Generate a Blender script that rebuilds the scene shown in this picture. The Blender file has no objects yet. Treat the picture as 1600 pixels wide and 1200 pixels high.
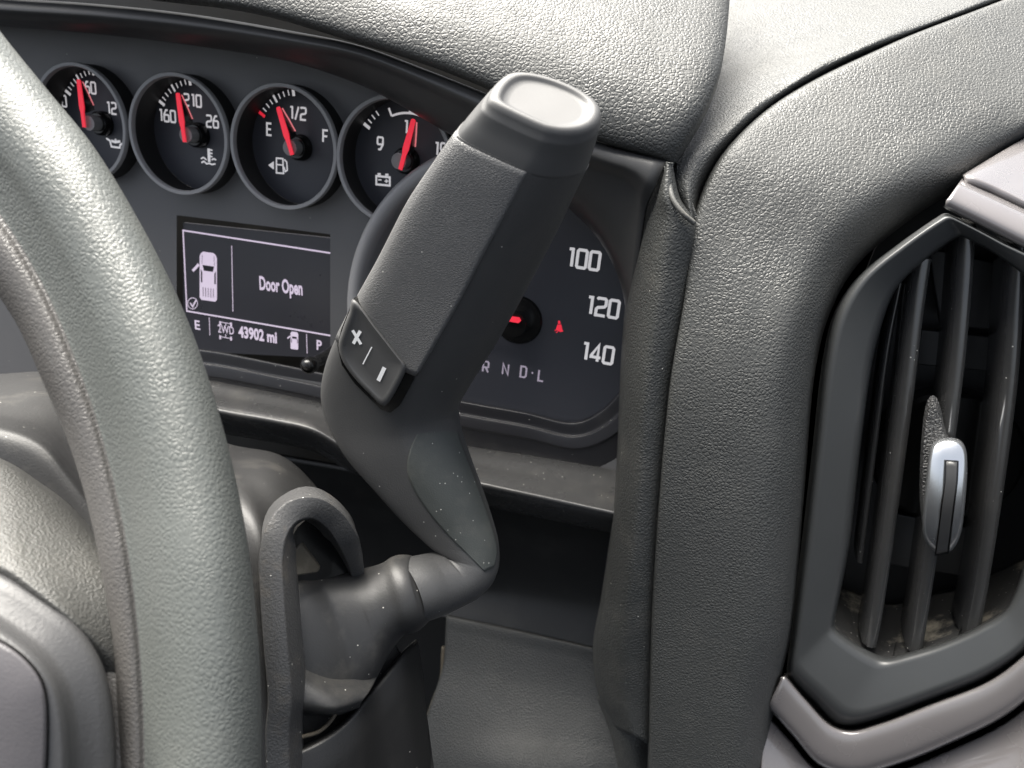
import bpy, bmesh, math, random
import numpy as np
from mathutils import Vector, Matrix
from mathutils.bvhtree import BVHTree
from mathutils.geometry import delaunay_2d_cdt
random.seed(3)
S = bpy.context.scene
COL = S.collection

# ------------------------------------------------------------------ camera, light, exposure
FPX, CX, CY = 1155., 800., 600.
U = np.array([.95478, .18315, -.23419]); U /= np.linalg.norm(U)      # car's right, in camera axes (right, down, ahead)
V = np.array([-.09698, .93649, .33701]); V -= U * (U @ V); V /= np.linalg.norm(V)
N = np.cross(U, V)                                                    # away from the driver through the dial faces
TILT = math.radians(20)                                               # the dial faces lean back
XW = U
ZW = math.cos(TILT) * -V - math.sin(TILT) * N
YW = np.cross(ZW, XW)
RW = np.array([XW, YW, ZW])
C0 = np.array([0., -.35, 1.25])
def w(p): return RW @ np.asarray(p, float) + C0
def wd(p): return RW @ np.asarray(p, float)

cam_d = bpy.data.cameras.new('camera'); cam = bpy.data.objects.new('camera', cam_d); COL.objects.link(cam)
M = Matrix.Identity(4)
for j, ax in enumerate([(1, 0, 0), (0, -1, 0), (0, 0, -1)]):
    q = wd(ax)
    for i in range(3): M[i][j] = q[i]
for i in range(3): M[i][3] = C0[i]
cam.matrix_world = M
cam_d.lens = 36 * FPX / 1600; cam_d.sensor_width = 36
cam_d.clip_start = .01; cam_d.clip_end = 200
cam_d.dof.use_dof = True; cam_d.dof.focus_distance = .33; cam_d.dof.aperture_fstop = 13
S.camera = cam

SUN_EL, SUN_AZ = 62, -46                                              # degrees; azimuth from straight ahead, minus is left
wld = bpy.data.worlds.new('World'); S.world = wld; wld.use_nodes = True
nt = wld.node_tree; bg = nt.nodes['Background']
sky = nt.nodes.new('ShaderNodeTexSky'); sky.sky_type = 'NISHITA'; sky.sun_disc = False
sky.sun_elevation = math.radians(SUN_EL); sky.sun_rotation = math.radians(SUN_AZ)
sky.air_density = 1.0; sky.dust_density = 7.0; sky.ozone_density = 1.0
hs = nt.nodes.new('ShaderNodeHueSaturation'); hs.inputs['Saturation'].default_value = .45                 # a hazy, pale sky
nt.links.new(sky.outputs[0], hs.inputs['Color']); nt.links.new(hs.outputs[0], bg.inputs[0]); bg.inputs[1].default_value = .062
sl = bpy.data.lights.new('sun', 'SUN'); sl.energy = 3.6; sl.angle = math.radians(60); sl.color = (1, .96, .88)
so = bpy.data.objects.new('sun', sl); COL.objects.link(so)
_e, _a = math.radians(SUN_EL), math.radians(SUN_AZ)
sd = Vector((math.sin(_a) * math.cos(_e), math.cos(_a) * math.cos(_e), math.sin(_e)))
so.rotation_euler = (-sd).to_track_quat('-Z', 'Y').to_euler(); so.location = (0, 0, 4)
S.view_settings.view_transform = 'Standard'; S.view_settings.look = 'None'
S.view_settings.gamma = 1; S.view_settings.use_curve_mapping = False
S.view_settings.exposure = 2.45
S.render.engine = 'CYCLES'
S.cycles.use_denoising = True

# ------------------------------------------------------------------ coordinates
def ray(x, y): return np.array([(x - CX) / FPX, (y - CY) / FPX, 1.])
def D(x, y, d): return w(ray(x, y) * d)                               # d metres ahead of the viewpoint
OC = ray(441, 231) * .42
def pl_c(x, y, off):
    r = ray(x, y); o = OC - N * off
    return r * ((o @ N) / (r @ N))
def PL(x, y, off=0): return w(pl_c(x, y, off))                        # on a plane parallel to the dial faces, off metres towards the driver
def loc(x, y, off=0):
    q = pl_c(x, y, off) - OC
    return np.array([q @ U, -(q @ V)])
def ST(s, t, off=0): return w(OC + U * s - V * t - N * off)           # right, up, towards the driver
EN = wd(-N); EU = wd(U); EV = wd(-V)

def cr(P, n, closed=False, sub=16):
    P = [np.asarray(p, float) for p in P]
    if len(P) == 2 and not closed:
        return np.array([P[0] + (P[1] - P[0]) * k / (n - 1) for k in range(n)])
    m = len(P); out = []
    rng = range(m) if closed else range(m - 1)
    for i in rng:
        p1, p2 = P[i], P[(i + 1) % m]
        p0 = P[i - 1] if (closed or i > 0) else 2 * p1 - p2
        p3 = P[(i + 2) % m] if (closed or i + 2 < m) else 2 * p2 - p1
        a = max(np.linalg.norm(p1 - p0), 1e-9) ** .5; b = max(np.linalg.norm(p2 - p1), 1e-9) ** .5; c = max(np.linalg.norm(p3 - p2), 1e-9) ** .5
        t0, t1, t2, t3 = 0, a, a + b, a + b + c
        for k in range(sub):
            t = t1 + (t2 - t1) * k / sub
            A1 = (t1 - t) / (t1 - t0) * p0 + (t - t0) / (t1 - t0) * p1
            A2 = (t2 - t) / (t2 - t1) * p1 + (t - t1) / (t2 - t1) * p2
            A3 = (t3 - t) / (t3 - t2) * p2 + (t - t2) / (t3 - t2) * p3
            B1 = (t2 - t) / (t2 - t0) * A1 + (t - t0) / (t2 - t0) * A2
            B2 = (t3 - t) / (t3 - t1) * A2 + (t - t1) / (t3 - t1) * A3
            out.append((t2 - t) / (t2 - t1) * B1 + (t - t1) / (t2 - t1) * B2)
    out.append(P[0] if closed else P[-1])
    out = np.array(out)
    L = np.concatenate([[0], np.cumsum(np.linalg.norm(np.diff(out, axis=0), axis=1))])
    q = np.linspace(0, L[-1], n + 1)[:-1] if closed else np.linspace(0, L[-1], n)
    return np.stack([np.interp(q, L, out[:, k]) for k in range(out.shape[1])], 1)
def crp(P, per, closed=False):                                        # same number of samples in every span (keeps corners matched)
    P = [np.asarray(p, float) for p in P]
    m = len(P); out = []
    for i in (range(m) if closed else range(m - 1)):
        p1, p2 = P[i], P[(i + 1) % m]
        p0 = P[i - 1] if (closed or i > 0) else 2 * p1 - p2
        p3 = P[(i + 2) % m] if (closed or i + 2 < m) else 2 * p2 - p1
        for k in range(per):
            t = k / per
            m1 = (p2 - p0) * .5; m2 = (p3 - p1) * .5
            lim = np.linalg.norm(p2 - p1)
            for mm in (m1, m2):
                l = np.linalg.norm(mm)
                if l > lim: mm *= lim / l
            out.append((2 * t**3 - 3 * t**2 + 1) * p1 + (t**3 - 2 * t**2 + t) * m1 + (-2 * t**3 + 3 * t**2) * p2 + (t**3 - t**2) * m2)
    if not closed: out.append(P[-1])
    return np.array(out)
def chaikin(P, k=2):
    P = [np.asarray(p, float) for p in P]
    for _ in range(k):
        Q = []
        for i in range(len(P)):
            a, b = P[i], P[(i + 1) % len(P)]
            Q += [a * .75 + b * .25, a * .25 + b * .75]
        P = Q
    return np.array(P)

# ------------------------------------------------------------------ objects
def root(name, at, label, cat, group=None):
    o = bpy.data.objects.new(name, None); COL.objects.link(o)
    o.empty_display_size = .01; o.location = Vector(at)
    o['label'] = label; o['category'] = cat
    if name in ('dashboard_trim', 'steering_column'): o['kind'] = 'thing'
    if group: o['group'] = group
    return o
def origin(p):
    q = Vector((0, 0, 0))
    while p: q = q + p.location; p = p.parent
    return q
def mk(name, verts, faces, mat, parent=None, smooth=True, solid=0, bevel=0, bseg=3, flip=None, angle=None, sub=0, recalc=False, face_cam=False):
    me = bpy.data.meshes.new(name)
    og = origin(parent)
    me.from_pydata([tuple(Vector(v) - og) for v in verts], [], [tuple(int(i) for i in f) for f in faces])
    bm = bmesh.new(); bm.from_mesh(me)
    bmesh.ops.remove_doubles(bm, verts=bm.verts, dist=1e-7)
    if recalc: bmesh.ops.recalc_face_normals(bm, faces=bm.faces)
    if face_cam:
        bm.normal_update()
        s = sum((Vector(C0) - og - f.calc_center_median()).normalized().dot(f.normal) * f.calc_area() for f in bm.faces)
        if s < 0: bmesh.ops.reverse_faces(bm, faces=bm.faces)
    bm.to_mesh(me); bm.free()
    for p in me.polygons: p.use_smooth = smooth
    if smooth and angle: me.set_sharp_from_angle(angle=math.radians(angle))
    o = bpy.data.objects.new(name, me); COL.objects.link(o)
    if mat: me.materials.append(mat)
    o.parent = parent
    if bevel:
        b = o.modifiers.new('b', 'BEVEL'); b.width = bevel; b.segments = bseg; b.limit_method = 'ANGLE'; b.angle_limit = math.radians(35); b.harden_normals = False
    if solid:
        m = o.modifiers.new('s', 'SOLIDIFY'); m.thickness = solid; m.offset = -1
    if sub:
        m = o.modifiers.new('u', 'SUBSURF'); m.levels = sub; m.render_levels = sub
    return o
def grid(G, cu=False, cv=False):                                      # G[v][u] of points
    nv, nu = len(G), len(G[0]); vs = [p for r in G for p in r]; fs = []
    for j in range(nv if cv else nv - 1):
        for i in range(nu if cu else nu - 1):
            a = j * nu + i; b = j * nu + (i + 1) % nu
            c = ((j + 1) % nv) * nu + (i + 1) % nu; d = ((j + 1) % nv) * nu + i
            fs.append((a, b, c, d))
    return vs, fs
def patch(rows, nu, nv):
    R = [cr(r, nu) for r in rows]
    cols = [crp([r[i] for r in R], max(1, nv // (len(R) - 1))) for i in range(nu)]
    return np.array(cols).transpose(1, 0, 2)
def mkpatch(name, rows, mat, parent, nu=70, nv=60, solid=.003, **k):
    G = patch(rows, nu, nv)
    v, f = grid(G)
    return mk(name, v, f, mat, parent, solid=solid, face_cam=True, **k)
def frame_sweep(path, prof, up=None, closed=False):
    P = np.array(path); n = len(P); G = []
    for i in range(n):
        t = (P[(i + 1) % n] - P[i - 1]) if closed else P[min(i + 1, n - 1)] - P[max(i - 1, 0)]
        t /= np.linalg.norm(t)
        a = np.cross(t, up); a /= np.linalg.norm(a); b = np.cross(a, t)
        pr = prof(i / (n - 1)) if callable(prof) else prof
        G.append([P[i] + a * q[0] + b * q[1] for q in pr])
    return G
def circ(r, n=16): return [(r * math.cos(2 * math.pi * k / n), r * math.sin(2 * math.pi * k / n)) for k in range(n)]
def tube(path, prof, up, closed=False, caps=True):
    G = frame_sweep(path, prof, np.array(up, float), closed)
    v, f = grid(G, True, closed)
    if not closed and caps:
        n = len(G[0]); m = len(G)
        f.append(tuple(range(n))[::-1]); f.append(tuple((m - 1) * n + i for i in range(n)))
    return v, f
def prism(out, vec):                                                  # planar outline extruded by -vec; front face is the outline
    n = len(out); vs = [np.asarray(p) for p in out] + [np.asarray(p) - vec for p in out]
    fs = [tuple(range(n)), tuple(range(2 * n - 1, n - 1, -1))]
    for i in range(n): fs.append((i, n + i, n + (i + 1) % n, (i + 1) % n))
    return vs, fs
def plate(name, px, off, thick, mat, parent, bevel=0, rnd=0, **k):
    if rnd: px = chaikin(px, rnd)
    v, f = prism([PL(x, y, off) for x, y in px], EN * thick)
    return mk(name, v, f, mat, parent, smooth=bool(bevel), bevel=bevel, recalc=True, angle=40 if bevel else None, **k)
def ribbon(P, nrm, wid, lift, closed=False):
    P = [np.asarray(p, float) for p in P]; n = len(P); L = []; R = []
    for i in range(n):
        d1 = P[i] - P[i - 1] if (closed or i > 0) else P[1] - P[0]
        d2 = P[(i + 1) % n] - P[i] if (closed or i < n - 1) else P[-1] - P[-2]
        d1 = d1 / np.linalg.norm(d1); d2 = d2 / np.linalg.norm(d2)
        n1 = np.cross(nrm, d1); n2 = np.cross(nrm, d2); m = n1 + n2; m /= np.linalg.norm(m)
        m = m / max(.45, m @ n1)
        L.append(P[i] + m * wid / 2 + nrm * lift); R.append(P[i] - m * wid / 2 + nrm * lift)
    vs = L + R; fs = [(i, n + i, n + (i + 1) % n, (i + 1) % n) for i in (range(n) if closed else range(n - 1))]
    return vs, fs
class MB:
    def __init__(s): s.v = []; s.f = []; s.k = 0
    def add(s, vf):
        b = len(s.v); s.v += list(vf[0]); s.f += [tuple(i + b for i in q) for q in vf[1]]
    def rib(s, P, wid, nrm=EN, closed=False):
        s.k += 1; s.add(ribbon(P, nrm, wid, .00002 * s.k, closed))
    def poly(s, P, nrm=EN):
        s.k += 1; s.add(([np.asarray(p) + nrm * .00002 * s.k for p in P], [tuple(range(len(P)))]))
    def out(s, name, mat, parent, **k):
        return mk(name, s.v, s.f, mat, parent, smooth=False, face_cam=True, **k)

# ------------------------------------------------------------------ materials
class NT:
    def __init__(s, name):
        s.m = bpy.data.materials.new(name); s.m.use_nodes = True; s.t = s.m.node_tree
        s.b = s.t.nodes['Principled BSDF']
    def n(s, typ, **k):
        q = s.t.nodes.new('ShaderNode' + typ)
        for a, v in k.items():
            if a in q.bl_rna.properties: setattr(q, a, v)
            else: q.inputs[a.replace('_', ' ')].default_value = v
        return q
    def l(s, a, b): s.t.links.new(a, b)
    def setp(s, **k):
        for a, v in k.items(): s.b.inputs[a.replace('_', ' ')].default_value = v
def rgb(c): return (c[0], c[1], c[2], 1) if not isinstance(c, (int, float)) else (c, c, c, 1)

def dusty(q, co, base, amount, specks, dust=(.30, .28, .24)):
    """broad faint dust film plus fine bright specks"""
    nz = q.n('TexNoise', Scale=38., Detail=6., Roughness=.7); q.l(co, nz.inputs['Vector'])
    mr = q.n('MapRange'); mr.inputs[1].default_value = .52; mr.inputs[2].default_value = .8; mr.inputs[3].default_value = 0; mr.inputs[4].default_value = amount
    q.l(nz.outputs[0], mr.inputs[0])
    mx = q.n('MixRGB'); mx.inputs[1].default_value = rgb(base); mx.inputs[2].default_value = rgb(dust); q.l(mr.outputs[0], mx.inputs[0])
    col = mx.outputs[0]
    if specks:
        vo = q.n('TexVoronoi', Scale=520.); q.l(co, vo.inputs['Vector'])
        lt = q.n('Math', operation='LESS_THAN'); q.l(vo.outputs['Distance'], lt.inputs[0]); lt.inputs[1].default_value = .15
        sp = q.n('SeparateColor'); q.l(vo.outputs['Color'], sp.inputs[0])
        gt = q.n('Math', operation='GREATER_THAN'); q.l(sp.outputs[0], gt.inputs[0]); gt.inputs[1].default_value = 1 - specks
        mu = q.n('Math', operation='MULTIPLY'); q.l(lt.outputs[0], mu.inputs[0]); q.l(gt.outputs[0], mu.inputs[1])
        m2 = q.n('MixRGB'); q.l(col, m2.inputs[1]); m2.inputs[2].default_value = (.5, .49, .45, 1); q.l(mu.outputs[0], m2.inputs[0])
        col = m2.outputs[0]
    q.l(col, q.b.inputs['Base Color'])
def leather(name, base=.035, cell=.0026, rough=.45, strength=.5, dist=.0006, spec=.5, dust=.1, specks=0., stretch=(1, 1, 1)):
    q = NT(name); q.setp(Roughness=rough); q.b.inputs['Specular IOR Level'].default_value = spec
    tc = q.n('TexCoord'); co = tc.outputs['Object']
    mp = q.n('Mapping'); q.l(co, mp.inputs[0]); mp.inputs['Scale'].default_value = stretch
    nz = q.n('TexNoise', Scale=.8 / cell, Detail=2.); q.l(mp.outputs[0], nz.inputs['Vector'])
    sub = q.n('VectorMath', operation='MULTIPLY_ADD'); q.l(nz.outputs['Color'], sub.inputs[0]); sub.inputs[1].default_value = (cell * .7,) * 3
    q.l(mp.outputs[0], sub.inputs[2])
    v = q.n('TexVoronoi', Scale=.8 / cell); v.feature = 'DISTANCE_TO_EDGE'; q.l(sub.outputs[0], v.inputs['Vector'])
    mr = q.n('MapRange'); mr.interpolation_type = 'SMOOTHSTEP'; q.l(v.outputs[0], mr.inputs[0]); mr.inputs[1].default_value = 0; mr.inputs[2].default_value = .28
    v2 = q.n('TexVoronoi', Scale=1.7 / cell); v2.feature = 'F1'; q.l(sub.outputs[0], v2.inputs['Vector'])
    inv = q.n('Math', operation='MULTIPLY_ADD'); q.l(v2.outputs['Distance'], inv.inputs[0]); inv.inputs[1].default_value = -.45; q.l(mr.outputs[0], inv.inputs[2])
    big = q.n('TexNoise', Scale=.12 / cell, Detail=2.); q.l(co, big.inputs['Vector'])                 # the grain is deeper in some places than others
    bm_ = q.n('MapRange'); q.l(big.outputs[0], bm_.inputs[0]); bm_.inputs[1].default_value = .3; bm_.inputs[2].default_value = .7; bm_.inputs[3].default_value = .55; bm_.inputs[4].default_value = 1.1
    mm = q.n('Math', operation='MULTIPLY'); q.l(inv.outputs[0], mm.inputs[0]); q.l(bm_.outputs[0], mm.inputs[1])
    bu = q.n('Bump', Strength=strength, Distance=dist); q.l(mm.outputs[0], bu.inputs['Height']); q.l(bu.outputs[0], q.b.inputs['Normal'])
    rn = q.n('TexNoise', Scale=26., Detail=5.); q.l(co, rn.inputs['Vector'])
    rr = q.n('MapRange'); q.l(rn.outputs[0], rr.inputs[0]); rr.inputs[1].default_value = .3; rr.inputs[2].default_value = .7; rr.inputs[3].default_value = rough - .06; rr.inputs[4].default_value = rough + .08
    q.l(rr.outputs[0], q.b.inputs['Roughness'])
    dusty(q, co, base, dust, specks)
    return q.m
def plastic(name, base=.03, rough=.45, grain=.0009, strength=.25, dist=.0003, spec=.5, dust=.08, specks=0., metallic=0., coat=0., dustcol=(.30, .28, .24)):
    q = NT(name); q.setp(Roughness=rough, Metallic=metallic); q.b.inputs['Specular IOR Level'].default_value = spec
    q.b.inputs['Coat Weight'].default_value = coat; q.b.inputs['Coat Roughness'].default_value = .06
    tc = q.n('TexCoord'); co = tc.outputs['Object']
    if strength:
        nz = q.n('TexNoise', Scale=1 / grain, Detail=2.5, Roughness=.6); q.l(co, nz.inputs['Vector'])
        bu = q.n('Bump', Strength=strength, Distance=dist); q.l(nz.outputs[0], bu.inputs['Height']); q.l(bu.outputs[0], q.b.inputs['Normal'])
    dusty(q, co, base, dust, specks, dustcol)
    rn = q.n('TexNoise', Scale=60., Detail=5.); q.l(co, rn.inputs['Vector'])
    rr = q.n('MapRange'); q.l(rn.outputs[0], rr.inputs[0]); rr.inputs[3].default_value = max(.02, rough - .07); rr.inputs[4].default_value = rough + .07
    q.l(rr.outputs[0], q.b.inputs['Roughness'])
    return q.m
def emit(name, col, st, base=.5):
    q = NT(name); q.setp(Roughness=.5); q.b.inputs['Base Color'].default_value = rgb(base if not isinstance(base, (int, float)) else (base,) * 3)
    q.b.inputs['Emission Color'].default_value = rgb(col); q.b.inputs['Emission Strength'].default_value = st
    return q.m

M_HOOD = leather('hood leather', (.0425, .044, .0425), .00150, .50, .62, .0004, dust=.04)
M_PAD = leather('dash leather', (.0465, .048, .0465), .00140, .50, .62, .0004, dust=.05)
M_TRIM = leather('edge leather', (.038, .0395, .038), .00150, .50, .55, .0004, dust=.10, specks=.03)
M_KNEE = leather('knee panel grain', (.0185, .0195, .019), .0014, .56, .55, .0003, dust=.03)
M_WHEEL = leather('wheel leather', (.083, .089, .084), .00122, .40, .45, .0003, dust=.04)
M_WHEELREFL = leather('wheel leather brown reflection', (.062, .059, .056), .0012, .42, .4, .0003, dust=.05)  # wheel leather again, a brownish reflection put into its base colour
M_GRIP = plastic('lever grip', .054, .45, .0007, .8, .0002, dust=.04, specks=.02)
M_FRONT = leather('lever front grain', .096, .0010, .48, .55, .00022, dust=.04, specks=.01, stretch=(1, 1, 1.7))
M_CAP = plastic('lever cap', .064, .50, .0007, .18, .0001, dust=.03)
M_SIDE = plastic('lever side panel', (.050, .055, .052), .55, .0007, .8, .0002, dust=.14, specks=.10)
M_TUBE = plastic('lever tube', .055, .40, .0008, .12, .0002, dust=.10, specks=.02)
M_BOOT = plastic('lever boot', .026, .48, .0010, .25, .0003, dust=.16, specks=.06)
M_BEZ = plastic('slot bezel', .050, .38, .0011, .6, .0004, dust=.35, specks=.04, dustcol=(.22, .18, .13))
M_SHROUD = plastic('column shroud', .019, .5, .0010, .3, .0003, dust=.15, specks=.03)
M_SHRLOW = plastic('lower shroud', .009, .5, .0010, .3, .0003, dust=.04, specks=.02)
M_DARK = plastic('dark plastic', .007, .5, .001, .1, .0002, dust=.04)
M_FASCIA = plastic('cluster fascia', (.105, .105, .108), .45, .0006, .1, .0001, dust=.03, specks=.01)
M_RING = plastic('gauge ring', (.26, .26, .265), .4, .0006, .05, .0001, dust=.0)
M_DIAL = plastic('hazed dial face', (.034, .036, .045), .45, .0006, .04, .0001, dust=.02)  # base colour lightened and blued to carry the lens haze
M_SCREEN = plastic('screen glass', (.033, .033, .040), .3, .001, 0, dust=.01)
M_STEP = plastic('cluster step', (.018, .018, .021), .4, .0006, .1, .0001, dust=.06, specks=.03)
M_LINING = plastic('hood lining', .042, .42, .0008, .15, .0002, dust=.04)
M_LEDGE = plastic('lower ledge', .050, .28, .0007, .15, .0002, dust=.16, specks=.06)
M_VENT = plastic('vent surround', (.043, .045, .0455), .36, .0006, .06, .0001, dust=.02)
M_SLAT = plastic('vent slat', .034, .22, .0006, .05, .0001, spec=1., dust=.04, specks=.02)
M_VDARK = plastic('vent inside', .016, .5, .001, .05, dust=.03)
M_VDUST = plastic('vent dusty floor', .02, .7, .0015, .4, .0004, dust=1.3, specks=.15, dustcol=(.34, .31, .25))
M_GLOSS = plastic('gloss grey trim', (.14, .131, .131), .26, .001, 0, dust=.0, metallic=.15, coat=1.)
M_CHROME = plastic('satin silver', (.62, .64, .66), .25, .001, 0, dust=.0, metallic=.9)
M_KGREY = plastic('knob insert', .035, .4, .001, .05, dust=.05)
M_HUB = plastic('wheel hub cover', (.060, .060, .056), .46, .0009, 1., .0006, dust=.08)
M_SPOKE = plastic('spoke bezel', (.044, .044, .045), .42, .0010, .35, .0003, dust=.05)
M_PADIN = plastic('spoke pad', (.058, .055, .059), .5, .0009, .3, .0003, dust=.05)
M_WHITE = emit('gauge white', (1, .97, 1), .07, .55)
M_LCD = emit('screen lilac', (.80, .66, .86), .125, .22)
M_LCDD = emit('screen lilac dim', (.62, .52, .70), .07, .15)
M_LCDG = plastic('screen dark', (.012, .012, .016), .3, .001, 0, dust=0)
M_RED = emit('needle red', (1, .03, .06), .10, (.75, .03, .06))
M_REDD = emit('needle side red', (.9, .04, .07), .10, (.5, .03, .05))
M_PINK = emit('needle pink', (1, .25, .28), .1, (.8, .3, .3))
M_GREYN = plastic('needle grey', .22, .4, .001, 0, dust=0)
M_BLACK = plastic('gloss black', .006, .25, .001, 0, dust=0)
M_CUP = plastic('gauge cup', .012, .6, .001, .05, dust=.0)
M_PRINT = emit('printed white', (1, 1, 1), .0, .85)
M_TAN = plastic('dirty tan edge', (.045, .037, .025), .75, .002, .6, .0006, dust=.15, specks=.1)
M_PIPE = plastic('worn seam edge', (.09, .09, .085), .5, .0012, .5, .0004, dust=.6)

# ================================================================== DASHBOARD
dash = root('dashboard', ST(.25, .1, 0), 'black grained dashboard with hooded top and padded side panel around the gauges', 'dashboard')

def slope_rows(base, pxrows, slopes):
    rows = [[np.asarray(p) for p in base]]
    for px, th in zip(pxrows, slopes):
        a = math.radians(th); n = np.array([0, -math.sin(a), math.cos(a)]); r = []
        for p, (x, y) in zip(rows[-1], px):
            dv = wd(ray(x, y)); k = ((p - C0) @ n) / (dv @ n); r.append(C0 + dv * k)
        rows.append(r)
    return rows
# hood over the gauges: lip, then back over the top; the right end stops at the seam
lip = [(-260, -40), (60, -28), (250, -6), (400, 14), (560, 60), (650, 88), (740, 122), (850, 172), (950, 218), (1046, 249)]
lipoff = [.052, .055, .057, .058, .058, .058, .057, .055, .052, .046]
base = [PL(x, y, o) for (x, y), o in zip(lip, lipoff)]
up1 = [(-255, -58), (66, -46), (256, -24), (407, -8), (568, 35), (659, 62), (750, 95), (862, 140), (965, 178), (1068, 213)]
up2 = [(-245, -88), (76, -76), (266, -56), (420, -44), (584, -6), (677, 18), (768, 48), (882, 88), (990, 125), (1097, 165)]
up3 = [(-225, -130), (96, -120), (290, -110), (444, -100), (610, -60), (705, -40), (800, -10), (915, 25), (1025, 55), (1125, 95)]
up4 = [(-200, -175), (120, -170), (320, -165), (480, -160), (640, -130), (735, -115), (830, -90), (945, -60), (1050, -35), (1138, -10)]
up5 = [(-180, -220), (140, -215), (340, -215), (500, -210), (660, -190), (755, -180), (850, -165), (965, -140), (1065, -120), (1140, -105)]
rows = slope_rows(base, [up1, up2, up3, up4, up5], [72, 44, 27, 17, 12])
under = [[PL(x, y + 8, o - .009) for (x, y), o in zip(lip, lipoff)], [PL(x, y + 4, o - .022) for (x, y), o in zip(lip, lipoff)]]
rows = under[::-1] + rows
# close the right end down into the seam
for r in rows: r.append(r[-1] + wd(np.array([.0025, .0035, .010])))
mkpatch('hood_pad', rows, M_HOOD, dash, 120, 84)
# inner lip and lining
bt = [(-260, -22), (0, 0), (150, 10), (300, 26), (455, 52), (560, 74), (660, 110), (760, 150), (850, 190), (935, 225), (1000, 243), (1040, 254)]
bb = [(-260, 4), (0, 30), (150, 40), (300, 56), (455, 78), (560, 97), (650, 134), (740, 178), (840, 228), (930, 268), (985, 290), (1006, 330)]
lb = [(-260, 18), (0, 40), (150, 52), (300, 70), (455, 96), (560, 130), (610, 154), (690, 200), (810, 266), (888, 322), (938, 374), (970, 438), (984, 508)]
mkpatch('hood_lining', [[PL(x, y - 4, .030) for x, y in bt], [PL(x, y, .047) for x, y in bt], [PL(x * .5 + X * .5, y * .5 + Y * .5, .050) for (x, y), (X, Y) in zip(cr(bt, 30), cr(bb, 30))],
        [PL(x, y, .044) for x, y in bb], [PL(x, y, .022) for x, y in lb], [PL(x, y, -.03) for x, y in lb]], M_LINING, dash, 90, 50, solid=.002)

# top pad between the seam and the long crease
L1 = [(1145, -120), (1141, -60), (1137, 0), (1131, 60), (1118, 118), (1090, 175), (1056, 238), (1052, 285), (1066, 322), (1084, 360)]
R1 = [(1800, -95), (1690, -48), (1566, 2), (1400, 66), (1300, 110), (1210, 166), (1136, 236), (1102, 288), (1090, 330), (1092, 362)]
oL = [-.30, -.21, -.13, -.075, -.035, .000, .032, .038, .040, .040]
oR = [-.22, -.150, -.094, -.044, -.020, .004, .026, .036, .040, .040]
rows = []
for (a, b, o1, o2) in zip(L1, R1, oL, oR):
    a = np.array(a, float); b = np.array(b, float); d = b - a; ln = np.linalg.norm(d)
    k = min(.5, 36 / ln)
    rows.append([PL(*(a - np.array([4, 0])), o1 - .014), PL(*a, o1 - .001), PL(*(a + d * (1 - k) * .35), o1 * .7 + o2 * .3 + .003), PL(*(a + d * (1 - k) * .7), o1 * .4 + o2 * .6 + .005),
                 PL(*(a + d * (1 - k)), o2 + .006), PL(*(a + d * (1 - .6 * k)), o2 + .003), PL(*(a + d * (1 - .25 * k)), o2 - .006), PL(*(a + d * 1.0), o2 - .018)])
mkpatch('top_pad', rows, M_PAD, dash, 110, 88)
# big padded side panel between the crease and the vent
L2 = [(1850, -112), (1690, -47), (1566, 2), (1400, 66), (1230, 150), (1134, 238), (1087, 335), (1068, 470), (1047, 600), (1030, 780), (1019, 950), (1015, 1120), (1013, 1290)]
R2 = [(1900, 95), (1760, 140), (1640, 195), (1560, 245), (1500, 290), (1418, 345), (1338, 415), (1292, 500), (1270, 600), (1255, 780), (1236, 985), (1208, 1110), (1190, 1290)]
oL = [-.235, -.142, -.090, -.040, .001, .032, .043, .052, .056, .056, .052, .047, .040]
oR = [-.10, -.065, -.038, -.020, -.002, .012, .026, .040, .047, .050, .049, .046, .042]
rows = []
for (a, b, o1, o2) in zip(L2, R2, oL, oR):
    a = np.array(a, float); b = np.array(b, float); d = b - a
    r = [PL(*(a - d * .012), o1 - .014), PL(*(a + d * .001), o1 - .003), PL(*(a + d * .014), o1 + .0012), PL(*(a + d * .25), o1 * .75 + o2 * .25 + .0065), PL(*(a + d * .5), o1 * .5 + o2 * .5 + .0095),
         PL(*(a + d * .75), o1 * .25 + o2 * .75 + .010), PL(*(a + d * .9), o2 + .003), PL(*(a + d * .97), o2 - .007), PL(*(a + d * 1.005), o2 - .024)]
    rows.append(r)
mkpatch('side_panel', rows, M_PAD, dash, 110, 120)
# narrow bolster between the gauges and the side panel
L3 = [(1036, 250), (1016, 305), (1001, 350), (986, 430), (976, 500), (970, 600), (964, 740), (955, 830), (941, 930), (928, 1010), (936, 1085), (962, 1138)]
R3 = [(1051, 258), (1062, 310), (1086, 350), (1078, 420), (1067, 500), (1049, 600), (1034, 760), (1028, 840), (1022, 930), (1020, 1020), (1018, 1100), (1016, 1163)]
oA = [.036, .040, .040, .040, .040, .040, .040, .040, .038, .034, .03, .028]
rows = []
for a, b, o in zip(L3, R3, oA):
    a = np.array(a, float); b = np.array(b, float); d = b - a
    rows.append([PL(*(a - np.array([2, 0])), -.03), PL(*a, o - .022), PL(*(a + d * .06), o - .003), PL(*(a + d * .22), o + .007), PL(*(a + d * .5), o + .016), PL(*(a + d * .75), o + .015), PL(*(a + d * .95), o + .0105), PL(*(a + d * 1.03), o + .002)])
mkpatch('edge_bolster', rows, M_TRIM, dash, 70, 88)
pp = [PL(1043, 268, .050), PL(1046, 290, .053), PL(1052, 312, .056), PL(1066, 332, .057), PL(1085, 349, .054)]
v, f = tube(cr(pp, 30), circ(.0011, 10), EU + EV * .3); mk('seam_edge', v, f, M_PIPE, dash)
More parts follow.
